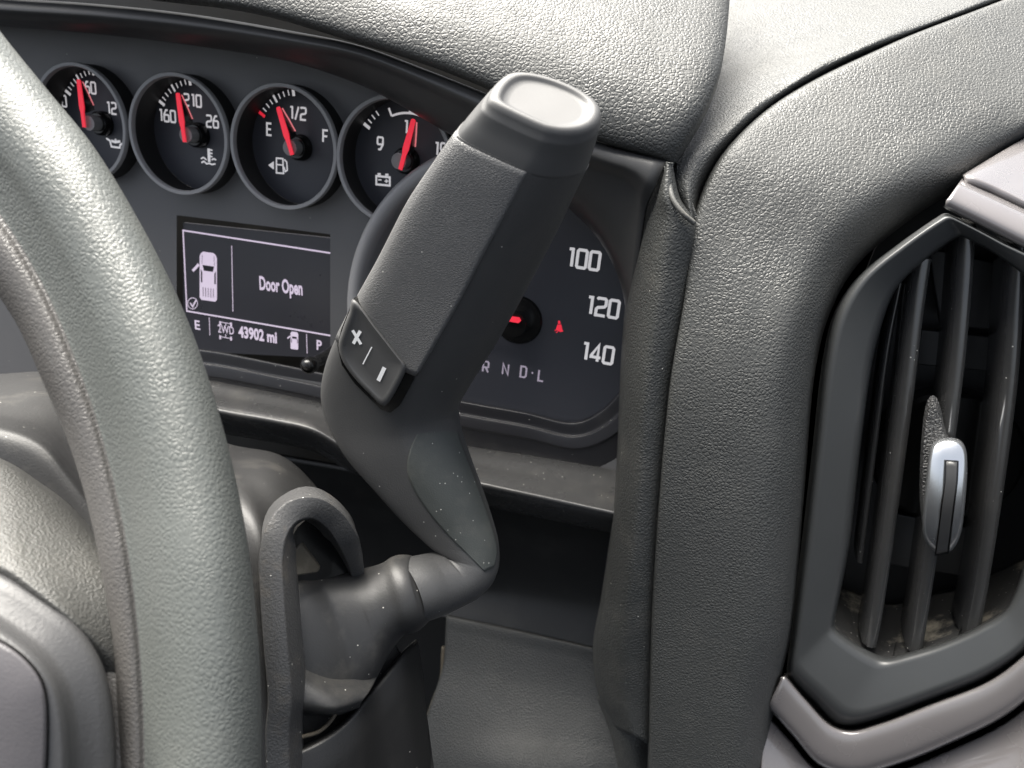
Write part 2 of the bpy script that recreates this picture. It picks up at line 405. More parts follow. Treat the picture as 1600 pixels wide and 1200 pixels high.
# below the bolster's end
rows = []
for a, b, o in zip([(938, 1090), (950, 1150), (955, 1200), (958, 1300)], [(1020, 1140), (1017, 1168), (1016, 1220), (1015, 1300)], [.02, .02, .018, .015]):
    a = np.array(a, float); b = np.array(b, float); d = b - a
    rows.append([PL(*(a - np.array([30, 0])), -.03), PL(*a, o - .02), PL(*(a + d * .3), o + .004), PL(*(a + d * .6), o + .008), PL(*(a + d * 1.05), o - .002)])
mkpatch('lower_end_panel', rows, M_TRIM, dash, 40, 30)
# ledge under the gauges with its rolled front edge
bk = [(60, 540), (200, 568), (340, 596), (450, 618), (540, 640), (640, 676), (720, 696), (850, 716), (975, 738)]
fr = [(60, 585), (200, 614), (350, 646), (430, 660), (490, 674), (560, 712), (640, 742), (740, 756), (860, 782), (970, 806)]
fr2 = [fr[i] for i in (0, 1, 2, 3, 4, 5, 7, 8, 9)]
def lrow(dy, off): return [PL(x, y + dy, off) for x, y in fr2]
mkpatch('lower_ledge', [[PL(x, y - 6, -.035) for x, y in bk], [PL(x, y, -.012) for x, y in bk], [PL(x * .55 + X * .45, y * .55 + Y * .45, .004) for (x, y), (X, Y) in zip(bk, fr2)],
        lrow(-12, .018), lrow(-3, .0225), lrow(5, .0215), lrow(14, .014), lrow(26, -.004), lrow(32, -.03)], M_LEDGE, dash, 90, 64)
# recessed panel under the ledge, and knee panel
mkpatch('recess_panel', [[PL(300, 690, -.02), PL(560, 735, -.02), PL(760, 770, -.018), PL(980, 815, -.012)], [PL(300, 760, -.03), PL(560, 800, -.03), PL(760, 830, -.028), PL(970, 850, -.02)],
        [PL(300, 900, -.04), PL(560, 900, -.04), PL(760, 920, -.035), PL(960, 945, -.025)], [PL(300, 1010, -.04), PL(560, 970, -.036), PL(690, 966, -.028), PL(940, 1018, -.018)]], M_DARK, dash, 50, 36)
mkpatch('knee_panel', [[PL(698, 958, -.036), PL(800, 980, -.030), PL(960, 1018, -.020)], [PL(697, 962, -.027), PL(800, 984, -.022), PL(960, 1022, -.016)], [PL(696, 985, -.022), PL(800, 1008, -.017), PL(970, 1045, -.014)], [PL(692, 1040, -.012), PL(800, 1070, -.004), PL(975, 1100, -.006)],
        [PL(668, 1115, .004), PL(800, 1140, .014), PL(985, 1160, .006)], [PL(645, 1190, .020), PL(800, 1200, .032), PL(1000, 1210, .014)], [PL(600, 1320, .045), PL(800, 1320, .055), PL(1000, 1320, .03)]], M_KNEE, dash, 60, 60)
v, f = tube(cr([PL(694, 1010, -.022), PL(690, 1060, -.014), PL(672, 1112, .0), PL(650, 1165, .012), (PL(628, 1235, .024))], 40), lambda t: [(x * (.95 + .1 * math.sin(23 * t)), y) for x, y in circ(.0019, 10)], EN)
mk('panel_edge', v, f, M_TAN, dash)
# the dark space behind everything under the hood
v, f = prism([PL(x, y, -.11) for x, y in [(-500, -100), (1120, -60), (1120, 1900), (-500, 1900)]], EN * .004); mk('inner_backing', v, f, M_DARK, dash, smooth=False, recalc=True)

# ================================================================== GAUGE CLUSTER
clu = root('instrument_cluster', ST(.0, -.06, -.03), 'lit instrument cluster with four small round gauges, a large speedometer and a Door Open screen', 'instrument cluster')
FO, DO = -.014, -.020
GC = [(-.1415, 0), (-.0705, 0), (0, 0), (.0685, 0)]
RO, RI = .0346, .0320
SPC = np.array(loc(810, 500, DO)); SPR = .1005
# fascia with its openings
outer = [loc(x, y, FO) for x, y in [(-260, -10), (0, 30), (300, 50), (455, 70), (700, 120), (960, 300), (1010, 760), (540, 700), (-260, 560)]]
holes = []
holes.append([(g[0] + .0335 * math.cos(a), g[1] + .0335 * math.sin(a)) for g in GC[:1] for a in np.linspace(0, 2 * math.pi, 64, endpoint=False)])
for g in GC[1:3]: holes.append([(g[0] + .0335 * math.cos(a), g[1] + .0335 * math.sin(a)) for a in np.linspace(0, 2 * math.pi, 64, endpoint=False)])
# the fourth gauge and the speedometer share one opening
un = []
for a in np.linspace(0, 2 * math.pi, 400, endpoint=False):
    p = np.array([GC[3][0] + .0335 * math.cos(a), .0335 * math.sin(a)])
    if np.linalg.norm(p - SPC) > SPR - .0012: un.append((math.atan2(p[1] - GC[3][1], p[0] - GC[3][0]), p))
sp_arc = []
for a in np.linspace(0, 2 * math.pi, 500, endpoint=False):
    p = SPC + (SPR - .0012) * np.array([math.cos(a), math.sin(a)])
    if np.linalg.norm(p - np.array(GC[3])) > .0335: sp_arc.append((a, p))
def order(arc):                                                       # start the arc after its gap
    A = [x[0] for x in arc]; g = max(range(len(A)), key=lambda i: (A[i] - A[i - 1]) % (2 * math.pi))
    return [arc[(g + k) % len(arc)][1] for k in range(len(arc))]
un, sp_arc = order(un), order(sp_arc)
if np.linalg.norm(un[-1] - sp_arc[0]) > np.linalg.norm(un[-1] - sp_arc[-1]): sp_arc = sp_arc[::-1]
holes.append([tuple(p) for p in un[::2] + sp_arc[::2]])
scr = [loc(x, y, FO) for x, y in [(276, 336), (516, 366), (516, 600), (276, 560)]]
holes.append(scr)
pts = []; edges = []
for lp in [outer] + holes:
    b = len(pts); pts += [Vector((float(p[0]), float(p[1]))) for p in lp]; edges += [(b + i, b + (i + 1) % len(lp)) for i in range(len(lp))]
r = delaunay_2d_cdt(pts, edges, [], 1, 1e-6)
def inside(p, lp):
    c = False
    for i in range(len(lp)):
        (x1, y1), (x2, y2) = lp[i - 1][:2], lp[i][:2]
        if (y1 > p[1]) != (y2 > p[1]) and p[0] < (x2 - x1) * (p[1] - y1) / (y2 - y1) + x1: c = not c
    return c
ff = [tuple(q) for q in r[2] if not any(inside(np.mean([r[0][i] for i in q], 0), h) for h in holes)]
mk('fascia', [ST(p.x, p.y, FO) for p in r[0]], ff, M_FASCIA, clu, smooth=False, face_cam=True)

GLY = {
 '0': [([(.08, 0), (.52, 0), (.6, .08), (.6, .92), (.52, 1), (.08, 1), (0, .92), (0, .08)], True)],
 '1': [([(.12, .98), (.36, .98), (.36, 0)], False)],
 '2': [([(0, .92), (.08, 1), (.52, 1), (.6, .92), (.6, .62), (.5, .52), (.1, .45), (0, .35), (0, 0), (.62, 0)], False)],
 '4': [([(.44, 0), (.44, 1), (0, .32), (0, .25), (.64, .25)], False)],
 '6': [([(.5, 1), (.25, 1), (0, .6), (0, .08), (.08, 0), (.52, 0), (.6, .08), (.6, .5), (.52, .58), (.02, .58)], False)],
 '9': [([(.1, 0), (.35, 0), (.6, .4), (.6, .92), (.52, 1), (.08, 1), (0, .92), (0, .5), (.08, .42), (.58, .42)], False)],
 'E': [([(.55, 1), (0, 1), (0, 0), (.55, 0)], False), ([(0, .5), (.48, .5)], False)],
 'F': [([(.55, 1), (0, 1), (0, 0)], False), ([(0, .5), (.48, .5)], False)],
 '/': [([(0, -.05), (.4, 1.05)], False)],
 'P': [([(0, 0), (0, 1), (.5, 1), (.6, .92), (.6, .5), (.5, .42), (0, .42)], False)],
 'R': [([(0, 0), (0, 1), (.5, 1), (.6, .92), (.6, .52), (.5, .44), (0, .44)], False), ([(.3, .44), (.6, 0)], False)],
 'N': [([(0, 0), (0, 1), (.6, 0), (.6, 1)], False)],
 'D': [([(0, 0), (0, 1), (.45, 1), (.6, .85), (.6, .15), (.45, 0)], True)],
 'L': [([(0, 1), (0, 0), (.55, 0)], False)],
}
def glyphs(mb, text, cpx, off, h, wd_=None, sp=.25, xs=.85):
    """stroke lettering centred on a pixel of the dial plane; h is its height in metres"""
    c = loc(cpx[0], cpx[1], off); wd_ = wd_ or h * .17
    adv = [(.45 if ch == '1' else .4 if ch == '/' else .6) for ch in text]
    tot = sum(adv) + sp * (len(text) - 1); x = -tot / 2
    for ch, a in zip(text, adv):
        for P, cl in GLY[ch]:
            mb.rib([ST(c[0] + (x + px) * h * xs, c[1] + (py - .5) * h, off) for px, py in P], wd_, closed=cl)
        x += a + sp
def disc(c, r, off, n=48): return [ST(c[0] + r * math.cos(2 * math.pi * k / n), c[1] + r * math.sin(2 * math.pi * k / n), off) for k in range(n)]
def lathe(c, prof, n=64):                                             # prof: (radius, off)
    return grid([disc(c, r_, o, n) for r_, o in prof], True)

def gauge(i, tip, tail, ticks, nums, icon):
    c = GC[i]
    g = mk('gauge', *lathe(c, [(.0005, DO), (.0331, DO)]), M_DIAL, clu, smooth=False, face_cam=True)
    g['label'] = ['oil pressure gauge half hidden by the steering wheel', 'coolant temperature gauge reading just under 210', 'fuel gauge reading below half', 'battery voltage gauge cut off by the shift lever'][i]
    def cut(vf):
        return vf if i != 3 else (vf[0], [q for q in vf[1] if np.linalg.norm(np.mean([vf[0][j] for j in q], 0) - ST(SPC[0], SPC[1], (np.mean([vf[0][j] for j in q], 0) - C0) @ EN + 0 - (ST(0, 0, 0) - C0) @ EN)) > .0975])
    v, f = cut(lathe(c, [(RI, -.003), (RI, -.0006), (RI + .0004, 0), (RO - .0004, 0), (RO, -.0006), (RO, -.003)], 160))
    mk('ring', v, f, M_RING, g, recalc=True, angle=50)
    v, f = cut(lathe(c, [(.0331, DO - .001), (.0331, -.0095), (.0322, -.004), (.0322, -.003), (RO - .0003, -.003), (RO - .0001, FO - .006)], 160)); mk('cup', v, f, M_CUP, g, recalc=True, angle=50)
    # ticks every step from the left mark to the top and mirrored beyond it
    mb = MB(); red = MB(); p0, p1 = loc(248, 157, DO) - np.array(GC[1]), loc(298, 134, DO) - np.array(GC[1])
    a0, a1 = math.atan2(p0[1], p0[0]), math.atan2(p1[1], p1[0]); rad = (np.linalg.norm(p0) + np.linalg.norm(p1)) / 2
    for k in range(9 if i != 3 else 5):
        a = a0 + (a1 - a0) * k / 8; big = k in (0, 4, 8)
        ln, wd_ = (.0046, .0013) if big else (.0030, .0007)
        if i == 3 and k == 4: continue
        P = [ST(c[0] + q * math.cos(a), c[1] + q * math.sin(a), DO) for q in (rad - ln / 2, rad + ln / 2)]
        (red if (i == 2 and k == 0) else mb).rib(P, wd_ * (1.4 if k in (0, 8) else 1))
    if i == 3:
        q0 = loc(612, 181, DO) - c; q1 = loc(641, 176, DO) - c; q2 = loc(671, 190, DO) - c
        aa = [math.atan2(q[1], q[0]) for q in (q0, q1, q2)]; rr = np.mean([np.linalg.norm(q) for q in (q0, q1, q2)])
        arc = [ST(c[0] + rr * math.cos(a), c[1] + rr * math.sin(a), DO) for a in np.linspace(aa[0], aa[2], 24)]
        mb.rib(arc, .0012); mb.rib([ST(c[0] + q * math.cos(aa[0]), c[1] + q * math.sin(aa[0]), DO) for q in (rr, rr + .0045)], .0012)
        mb.rib([ST(c[0] + q * math.cos(aa[1]), c[1] + q * math.sin(aa[1]), DO) for q in (rr, rr + .004)], .0014)
    mb.out('tick_marks', M_WHITE, g)
    if red.v: red.out('low_mark', M_RED, g)
    mb = MB()
    for tx, px in nums: glyphs(mb, tx, px, DO, .0066)
    mb.out('numerals', M_WHITE, g)
    mb = MB(); icon(mb); mb.out('symbol', M_WHITE, g)
    # hub cup, pointer boss, pointer
    v, f = lathe(c, [(.0001, DO + .006), (.0060, DO + .006), (.0072, DO + .0045), (.0076, DO + .0002)], 40); mk('hub', v, f, M_BLACK, g, angle=50, recalc=True)
    v, f = lathe(c, [(.0001, -.0075), (.0044, -.0075), (.0046, -.009), (.0046, DO + .006)], 36); mk('pointer_boss', v, f, M_GREYN, g, angle=50, recalc=True)
    no = -.0052; T = loc(*tip, no); B = loc(*tail, no); d = T - B; ln = np.linalg.norm(d); d /= ln; e = np.array([d[1], -d[0]])
    def q(al, la, o): p = B + d * al * ln + e * la; return ST(p[0], p[1], o)
    top = [q(0, -.0011, no), q(0, .0011, no), q(.30, .0012, no), q(.42, .0018, no), q(.97, .0013, no), q(1, .0008, no), q(1, -.0008, no), q(.97, -.0013, no), q(.42, -.0018, no), q(.30, -.0012, no)]
    mk('pointer', *prism(top, EN * .0008), M_RED, g, smooth=False, recalc=True)
    side = [q(.30, .0013, no - .0009), q(.55, .0017, no - .0009), q(.97, .0012, no - .0009), q(.97, .0012, no - .0018), q(.55, .0017, no - .0075), q(.38, .0016, no - .0085)]
    mk('pointer_side', side, [tuple(range(6))], M_BLACK, g, smooth=False)
    mk('pointer_glow', *ribbon([q(.96, .0013, no - .0018), q(.75, .0016, no - .0046), q(.48, .0018, no - .0078)], EN, .0013, .0002), M_PINK, g, smooth=False)
    return g
def px_poly(mb, P, off): mb.poly([PL(x, y, off) for x, y in P])
def px_rib(mb, P, off, wpx, closed=False): mb.rib([PL(x, y, off) for x, y in P], wpx * .45 / FPX, closed=closed)
def ic_oil(mb):
    px_rib(mb, [(166, 216), (172, 220), (174, 229), (187, 231), (188, 226), (196, 222)], DO, 3.); px_rib(mb, [(174, 220), (180, 222), (188, 221)], DO, 4.); px_rib(mb, [(180, 217), (182, 222)], DO, 3)
def ic_temp(mb):
    px_rib(mb, [(326, 232), (327, 253)], DO, 5); px_rib(mb, [(328, 234), (332, 235)], DO, 2.2); px_rib(mb, [(328, 239), (332, 240)], DO, 2.2); px_rib(mb, [(328, 244), (332, 245)], DO, 2.2)
    px_rib(mb, [(314, 248), (318, 246), (322, 249), (323, 250)], DO, 2.2); px_rib(mb, [(331, 250), (334, 248), (338, 250)], DO, 2.2)
    px_rib(mb, [(315, 254), (319, 252), (323, 256), (327, 255), (331, 257), (337, 256)], DO, 2.4)
def ic_fuel(mb):
    px_poly(mb, [(419, 258), (428, 252), (428, 265)], DO)
    px_rib(mb, [(432, 247), (442, 248), (443, 271), (432, 270)], DO, 2.4, True); px_rib(mb, [(432, 257), (442, 258)], DO, 2)
    px_rib(mb, [(444, 249), (448, 253), (449, 266), (446, 268), (444, 261)], DO, 2.2)
def ic_batt(mb):
    px_rib(mb, [(588, 275), (609, 277), (609, 290), (588, 288)], DO, 3, True); px_rib(mb, [(590, 272), (595, 272)], DO, 3); px_rib(mb, [(602, 273), (607, 273)], DO, 3)
    px_rib(mb, [(591, 281), (596, 281)], DO, 1.8); px_rib(mb, [(601, 283), (607, 283)], DO, 1.8); px_rib(mb, [(604, 280), (604, 286)], DO, 1.8)
gauge(0, (122, 124), (131, 199), ((93, 137), (141, 117)), [('0', (100, 158)), ('60', (141, 137)), ('12', (174, 169))], ic_oil)
gauge(1, (277, 145), (288, 222), ((248, 157), (298, 134)), [('160', (261, 181)), ('210', (301, 157)), ('26', (332, 190))], ic_temp)
gauge(2, (434, 167), (456, 242), ((411, 177), (464, 154)), [('E', (421, 202)), ('1/2', (465, 177)), ('F', (509, 213))], ic_fuel)
gauge(3, (646, 186), (625, 265), ((583, 197), (641, 172)), [('9', (594, 224)), ('14', (640, 199)), ('19', (688, 233))], ic_batt)

# speedometer
sd_ = [SPC + .1 * np.array([math.cos(a), math.sin(a)]) for a in np.linspace(math.radians(32), math.radians(235), 80)]
low = [loc(x, y, DO) for x, y in [(720, 632), (900, 662), (936, 645), (985, 600)]]
v, f = [ST(p[0], p[1], DO) for p in sd_ + low], [tuple(range(len(sd_) + len(low)))]
spd = mk('speedometer', v, f, M_DIAL, clu, smooth=False, face_cam=True)
G = []
for r_, o in [(.0900, DO - .002), (.0905, -.005), (.0918, .0008), (.0940, .0028), (.0970, .0030), (.0992, .0018), (.1004, -.001), (.1008, FO - .004)]:
    G.append([ST(SPC[0] + r_ * math.cos(a), SPC[1] + r_ * math.sin(a), o) for a in np.linspace(math.radians(60), math.radians(238), 100)])
v, f = grid(G); mk('ring', v, f, M_RING, spd, face_cam=True)
mb = MB()
for tx, px in [('100', (911, 405)), ('120', (941, 480)), ('140', (933, 552))]: glyphs(mb, tx, px, DO, .0098, .0017, .24, .88)
mb.out('numerals', M_WHITE, spd)
mb = MB()
for ch, px in [('P', (723, 568)), ('R', (759, 573)), ('N', (790, 577)), ('D', (818, 581)), ('L', (846, 587))]: glyphs(mb, ch, px, DO, .0066, .0011)
mb.rib([PL(832, 581, DO), PL(832, 584, DO)], .0009)
mb.out('gear_letters', M_LCDD, spd)
v, f = lathe(SPC, [(.0001, DO + .011), (.0075, DO + .011), (.0082, DO + .009), (.0082, DO + .0015), (.0135, DO + .0015), (.0145, DO + .0002)], 48); mk('hub', v, f, M_BLACK, spd, angle=50, recalc=True)
b_ = loc(800, 500, DO + .013)
v, f = prism([ST(b_[0] + x, b_[1] + y, DO + .013) for x, y in [(.004, -.0012), (.0052, .0004), (.004, .0020), (-.05, .0012), (-.05, -.0009)]], EN * .001); mk('pointer', v, f, M_RED, spd, smooth=False, recalc=True)
mb = MB()                                                             # seat belt lamp
px_poly(mb, [(872, 501), (875, 501), (876, 506), (872, 506)], DO); px_poly(mb, [(871, 507), (877, 507), (879, 517), (868, 516)], DO)
px_rib(mb, [(867, 517), (871, 513), (875, 518), (880, 517)], DO, 1.6); px_rib(mb, [(869, 520), (875, 514)], DO, 1.2)
mb.out('seat_belt_lamp', M_RED, spd)
# stepped surround under the dial faces
def srow(P, off): return [PL(x, y, off) for x, y in P]
sA = [(250, 540), (330, 548), (430, 567), (540, 590), (640, 608), (720, 626), (820, 644), (898, 660), (938, 643), (980, 600)]
sh = lambda k: [(x + 0.1 * k, y + k) for x, y in sA[:-2]] + [(sA[-2][0] + k * .35, sA[-2][1] + k), (sA[-1][0] + k * .5, sA[-1][1] + k)]
mkpatch('lower_step', [srow(sA, DO - .003), srow(sA, DO + .004), srow(sh(3), DO + .0055), srow(sh(18), DO + .0055), srow(sh(21), DO + .0060), srow(sh(23), DO + .0085), srow(sh(40), DO + .0095), srow(sh(43), DO + .0085), srow(sh(90), DO + .004)], M_STEP, clu, 110, 64, solid=.001)

# information screen
SO = -.017
scrn = plate('screen', [(286, 348), (516, 372), (516, 560), (286, 548)], SO - .0004, .003, M_SCREEN, clu)
TRm = MB()
px_rib(TRm, [(520, 396), (286, 360), (292, 486), (520, 525)], SO, 2.6)
px_rib(TRm, [(362, 384), (364, 487)], SO, 1.3); px_rib(TRm, [(327, 496), (328, 524)], SO, 1.2); px_rib(TRm, [(479, 522), (480, 552)], SO, 1.2)
TRm.out('screen_lines', M_LCD, scrn)
T = MB(); TD = MB()
def truck(x0, y0, sx, sy, k):
    q = lambda x, y: (x0 + x * sx, y0 + y * sy + x * sx * .14)
    px_poly(T, [q(.0, .06), q(.0, .95), q(.1, 1.0), q(.9, 1.0), q(1, .95), q(1, 0.06), q(.93, -.01), q(.8, -.05), q(.2, -.05), q(.07, -.01)], SO)
    T.k = max(T.k, 3)
    for P in ([(.16, .24), (.84, .24), (.76, .36), (.24, .36)], [(.07, .33), (.15, .40), (.15, .62), (.07, .62)], [(.85, .40), (.93, .33), (.93, .62), (.85, .62)]):
        px_poly(TD, [q(*p) for p in P], SO + .0003)
    if k:
        for x in np.linspace(.2, .8, 5): px_rib(TD, [q(x, .72), q(x, .92)], SO + .0003, 1.1)
        px_rib(TD, [q(.16, .02), q(.14, .22)], SO + .0003, .8); px_rib(TD, [q(.84, .02), q(.86, .22)], SO + .0003, .8)
    px_rib(T, [q(-.05, .24), q(-.4, .4)], SO, 4.5 if k else 2.2); px_rib(T, [q(-.1, .22), q(-.14, .30)], SO, 2.5 if k else 1.4)
for a_ in ((312, 396, 27, 72, 1), (454, 519, 12, 26, 0)):
    T = MB(); TD = MB(); truck(*a_)
    T.out('truck_symbol', M_LCD, scrn); TD.out('truck_window_marks', M_LCDG, scrn)
K = MB()
px_rib(K, [(301 + 7.6 * math.cos(a), 474 + 8.6 * math.sin(a)) for a in np.linspace(0, 2 * math.pi, 24, endpoint=False)], SO, 1.2, True)
px_rib(K, [(297, 473), (301, 479), (307, 468)], SO, 2.6)
for x, y in [(344, 502), (361, 504), (344, 524), (361, 526)]: px_rib(K, [(x, y), (x + .4, y + 6)], SO, 3.4)
px_rib(K, [(345, 503), (361, 506)], SO, 1.2); px_rib(K, [(345, 526), (361, 529)], SO, 1.2); px_rib(K, [(353, 504), (353, 509)], SO, 1.4); px_rib(K, [(353, 522), (353, 527)], SO, 1.4)
K.out('screen_symbols', M_LCD, scrn)
def typed(name, text, lpx, rpx, hgt, mat, parent, off, bold=0):
    cu = bpy.data.curves.new(name, 'FONT'); cu.body = text; cu.resolution_u = 3; cu.offset = bold
    o = bpy.data.objects.new(name, cu); COL.objects.link(o)
    dg = bpy.context.evaluated_depsgraph_get(); me = bpy.data.meshes.new_from_object(o.evaluated_get(dg)); bpy.data.objects.remove(o)
    xs = [v.co.x for v in me.vertices]; x0, x1 = min(xs), max(xs)
    a, b = loc(*lpx, off), loc(*rpx, off); k = np.linalg.norm(b - a) / (x1 - x0); d = (b - a) / np.linalg.norm(b - a); e = np.array([-d[1], d[0]])
    vs = []
    for v in me.vertices:
        p = a + d * (v.co.x - x0) * k + e * v.co.y * hgt / .72; vs.append(ST(p[0], p[1], off + .0001))
    return mk(name, vs, [tuple(p.vertices) for p in me.polygons], mat, parent, smooth=False, face_cam=True)
typed('message_text', 'Door Open', (406, 452), (473, 461), .0088, M_LCD, scrn, SO, .03)
typed('mileage_text', '43902 mi', (373, 526), (433, 536), .0076, M_LCD, scrn, SO, .035)
typed('heading_text', 'E', (305, 514), (313, 515.3), .0064, M_LCD, scrn, SO, .02)
typed('drive_mode_text', '2WD', (341, 519), (366, 523), .0056, M_LCD, scrn, SO, .01)
typed('gear_text', 'P', (495, 546), (503, 547.3), .0066, M_LCD, scrn, SO, .02)
# fascia pillar between screen and speedometer, reset stem
v, f = tube(cr([PL(535, 538, -.012), PL(510, 556, .012), PL(483, 571, .03)], 20), lambda t: circ(.0033 if t < .86 else .0033 + .0016 * math.sin(min(1, (t - .86) / .1) * 1.57), 18), EV)
st_ = mk('reset_stem', v, f, M_BLACK, clu, angle=60)
bc = PL(483, 571, .03); G = []
for k in range(13):
    ph = math.pi * k / 12
    G.append([bc + EN * .0049 * math.cos(ph) + (EU * math.cos(t) + EV * math.sin(t)) * .0049 * math.sin(ph) for t in np.linspace(0, 2 * math.pi, 20, endpoint=False)])
v, f = grid(G, True); mk('stem_tip', v, f, M_BLACK, st_, recalc=True)

# ================================================================== AIR VENT
ven = root('air_vent', PL(1450, 1120, .03), 'black six sided dashboard air vent with upright slats and a silver thumb tab', 'air vent')
VO_ = [(1486, 338), (1474, 338), (1415, 378), (1348, 432), (1310, 490), (1291, 570), (1276, 700), (1259, 850), (1241, 1000), (1236, 1044), (1244, 1060), (1275, 1090), (1308, 1122), (1330, 1128), (1365, 1121), (1450, 1091), (1540, 1055), (1605, 1008), (1680, 900), (1705, 700), (1700, 540), (1650, 428), (1560, 376)]
VI_ = [(1508, 372), (1494, 372), (1444, 408), (1400, 452), (1375, 515), (1360, 580), (1344, 700), (1327, 850), (1308, 948), (1304, 974), (1310, 985), (1342, 1008), (1374, 1024), (1390, 1026), (1412, 1021), (1470, 1004), (1530, 977), (1574, 947), (1604, 868), (1628, 700), (1640, 570), (1612, 448), (1562, 402)]
vo = crp(VO_, 8, True); vi = crp(VI_, 8, True)
def vl(k, off): return [PL(*(a * (1 - k) + b * k), off) for a, b in zip(vo, vi)]
G = [vl(-.10, .012), vl(-.04, .030), vl(.03, .0365), vl(.10, .0385), vl(.22, .0380), vl(.80, .0330), vl(.90, .0322), vl(.97, .0280), vl(1.0, .020), vl(1.02, -.045)]
v, f = grid(G, True); mk('surround', v, f, M_VENT, ven, face_cam=True)
vcx = np.array([1470, 690])
v, f = prism([PL(*p, -.043) for p in chaikin(VI_, 1) + (chaikin(VI_, 1) - vcx) * .35], EN * .003); mk('back_plate', v, f, M_VDARK, ven, smooth=False, recalc=True)
# inner throat pieces seen between the slats
plate('throat_panel', [(1452, 388), (1600, 420), (1590, 520), (1470, 508), (1458, 440)], -.022, .004, M_VDARK, ven, .0008)
plate('throat_panel', [(1440, 515), (1600, 532), (1590, 585), (1430, 570)], -.026, .004, M_VDARK, ven, .0008)
plate('throat_panel', [(1385, 800), (1540, 830), (1530, 905), (1375, 880)], -.024, .004, M_VDARK, ven, .0008)
v, f = lathe(loc(1478, 715, -.018), [(.0001, -.016), (.034, -.016), (.036, -.018), (.036, -.03)], 60); mk('throat_disc', v, f, M_BLACK, ven, recalc=True, angle=40)
mkpatch('dusty_floor', [[PL(x, y, .0215) for x, y in [(1296, 975), (1340, 1012), (1385, 1030), (1450, 1014), (1530, 984), (1590, 945)]],
        [PL(x, y, .0) for x, y in [(1290, 945), (1345, 985), (1390, 1000), (1450, 985), (1530, 955), (1600, 915)]], [PL(x, y, -.035) for x, y in [(1280, 905), (1345, 930), (1390, 945), (1450, 930), (1530, 905), (1610, 870)]]], M_VDUST, ven, 50, 20, solid=.001)
def slat(P, off, depth, half, name='slat', mat=M_SLAT):
    pts_ = cr([PL(x, y, off) for x, y in P], 40)
    def prof(t):
        h = half
        return [(-h * .5, -depth), (-h, -depth * .5), (-h, -h * 1.0), (-h * .8, -h * .3), (-h * .2, 0), (h * .35, -h * .05), (h, -h * .9), (h, -depth * .5), (h * .5, -depth)]
    Gs = []
    n = len(pts_)
    for i in range(n):
        t = pts_[min(i + 1, n - 1)] - pts_[max(i - 1, 0)]; t /= np.linalg.norm(t)
        a = np.cross(t, EN); a /= np.linalg.norm(a)
        Gs.append([pts_[i] + a * q[0] + EN * q[1] for q in prof(i / (n - 1))])
    v, f = grid(Gs, True); f.append(tuple(range(9))); f.append(tuple((n - 1) * 9 + i for i in range(9)))
    return mk(name, v, f, mat, ven, recalc=True, angle=70)
slat([(1408, 440), (1388, 540), (1368, 690), (1344, 880)], .004, .02, .0014)
slat([(1445, 405), (1441, 428), (1431, 500), (1417, 620), (1396, 780), (1366, 982), (1360, 1012)], .022, .030, .0036)
slat([(1515, 350), (1508, 450), (1496, 580), (1478, 720), (1455, 870), (1437, 988), (1431, 1022)], .022, .030, .0036)
slat([(1598, 380), (1590, 470), (1580, 600), (1555, 790), (1525, 972), (1518, 1000)], .022, .030, .0036)
for a, b in [((1372, 985), (1352, 1010)), ((1400, 1004), (1394, 1030)), ((1432, 996), (1418, 1022)), ((1510, 962), (1498, 992))]:
    mbv = MB(); mbv.rib([PL(*a, .006), PL(*b, .0225)], .0009); mbv.out('floor_slot', M_BLACK, ven)
# thumb tab: rubbery textured block behind, silver face, grey insert
def capsule(P, rnd=2): return chaikin(P, rnd)
arm = capsule([(1446, 622), (1466, 615), (1480, 690), (1500, 690), (1504, 800), (1478, 850), (1446, 842), (1436, 790), (1438, 700)], 2)
G = [[PL(*p, .012) for p in arm], [PL(*p, .030) for p in arm], [PL(*(np.mean(arm, 0) + (p - np.mean(arm, 0)) * .85), .034) for p in arm]]
v, f = grid(G, True); f.append(tuple(2 * len(arm) + i for i in range(len(arm))))
M_KNURL = leather('knurled rubber', .05, .0014, .5, 1., .001, dust=.1)
tab = mk('thumb_tab', v, f, M_KNURL, ven, recalc=True, angle=50)
kn = capsule([(1456, 690), (1482, 682), (1506, 688), (1513, 720), (1507, 800), (1500, 845), (1478, 870), (1452, 858), (1440, 835), (1444, 780), (1450, 715)], 2)
kc = np.mean(kn, 0)
G = []
for s_, o in [(1.0, .026), (1.0, .040), (.97, .0425), (.90, .0445), (.80, .0452), (.3, .0454)]:
    q_ = [kc + (p - kc) * np.array([s_, 1 - (1 - s_) * .5]) for p in kn]
    G.append([PL(*p, o + .010 * math.cos(min(1.4, abs(p[1] - 775) / 75)) - .004) for p in q_])
v, f = grid(G, True); f.append(tuple(5 * len(kn) + i for i in range(len(kn)))); mk('silver_face', v, f, M_CHROME, tab, recalc=True, angle=60)
ins = [(1479, 722), (1494, 723), (1494, 745), (1488, 800), (1480, 862), (1464, 866), (1466, 840), (1473, 780), (1479, 745)]
def zs(y): return .0454 + .010 * math.cos(min(1.4, abs(y - 775) / 75)) - .004
Gl = [(1479, 721), (1478, 750), (1473, 790), (1468, 830), (1463, 866)]; Gr = [(1495, 722), (1494, 750), (1489, 790), (1484, 830), (1480, 862)]
a = cr([PL(*p, zs(p[1]) + .0006) for p in Gl], 24); b = cr([PL(*p, zs(p[1]) + .0006) for p in Gr], 24)
sa = cr([PL(p[0] - 3, p[1] + (3 if i_ == 4 else -2 if i_ == 0 else 0), zs(p[1]) + .0002) for i_, p in enumerate(Gl)], 24); sb = cr([PL(p[0] + 3, p[1] + (3 if i_ == 4 else -2 if i_ == 0 else 0), zs(p[1]) + .0002) for i_, p in enumerate(Gr)], 24)
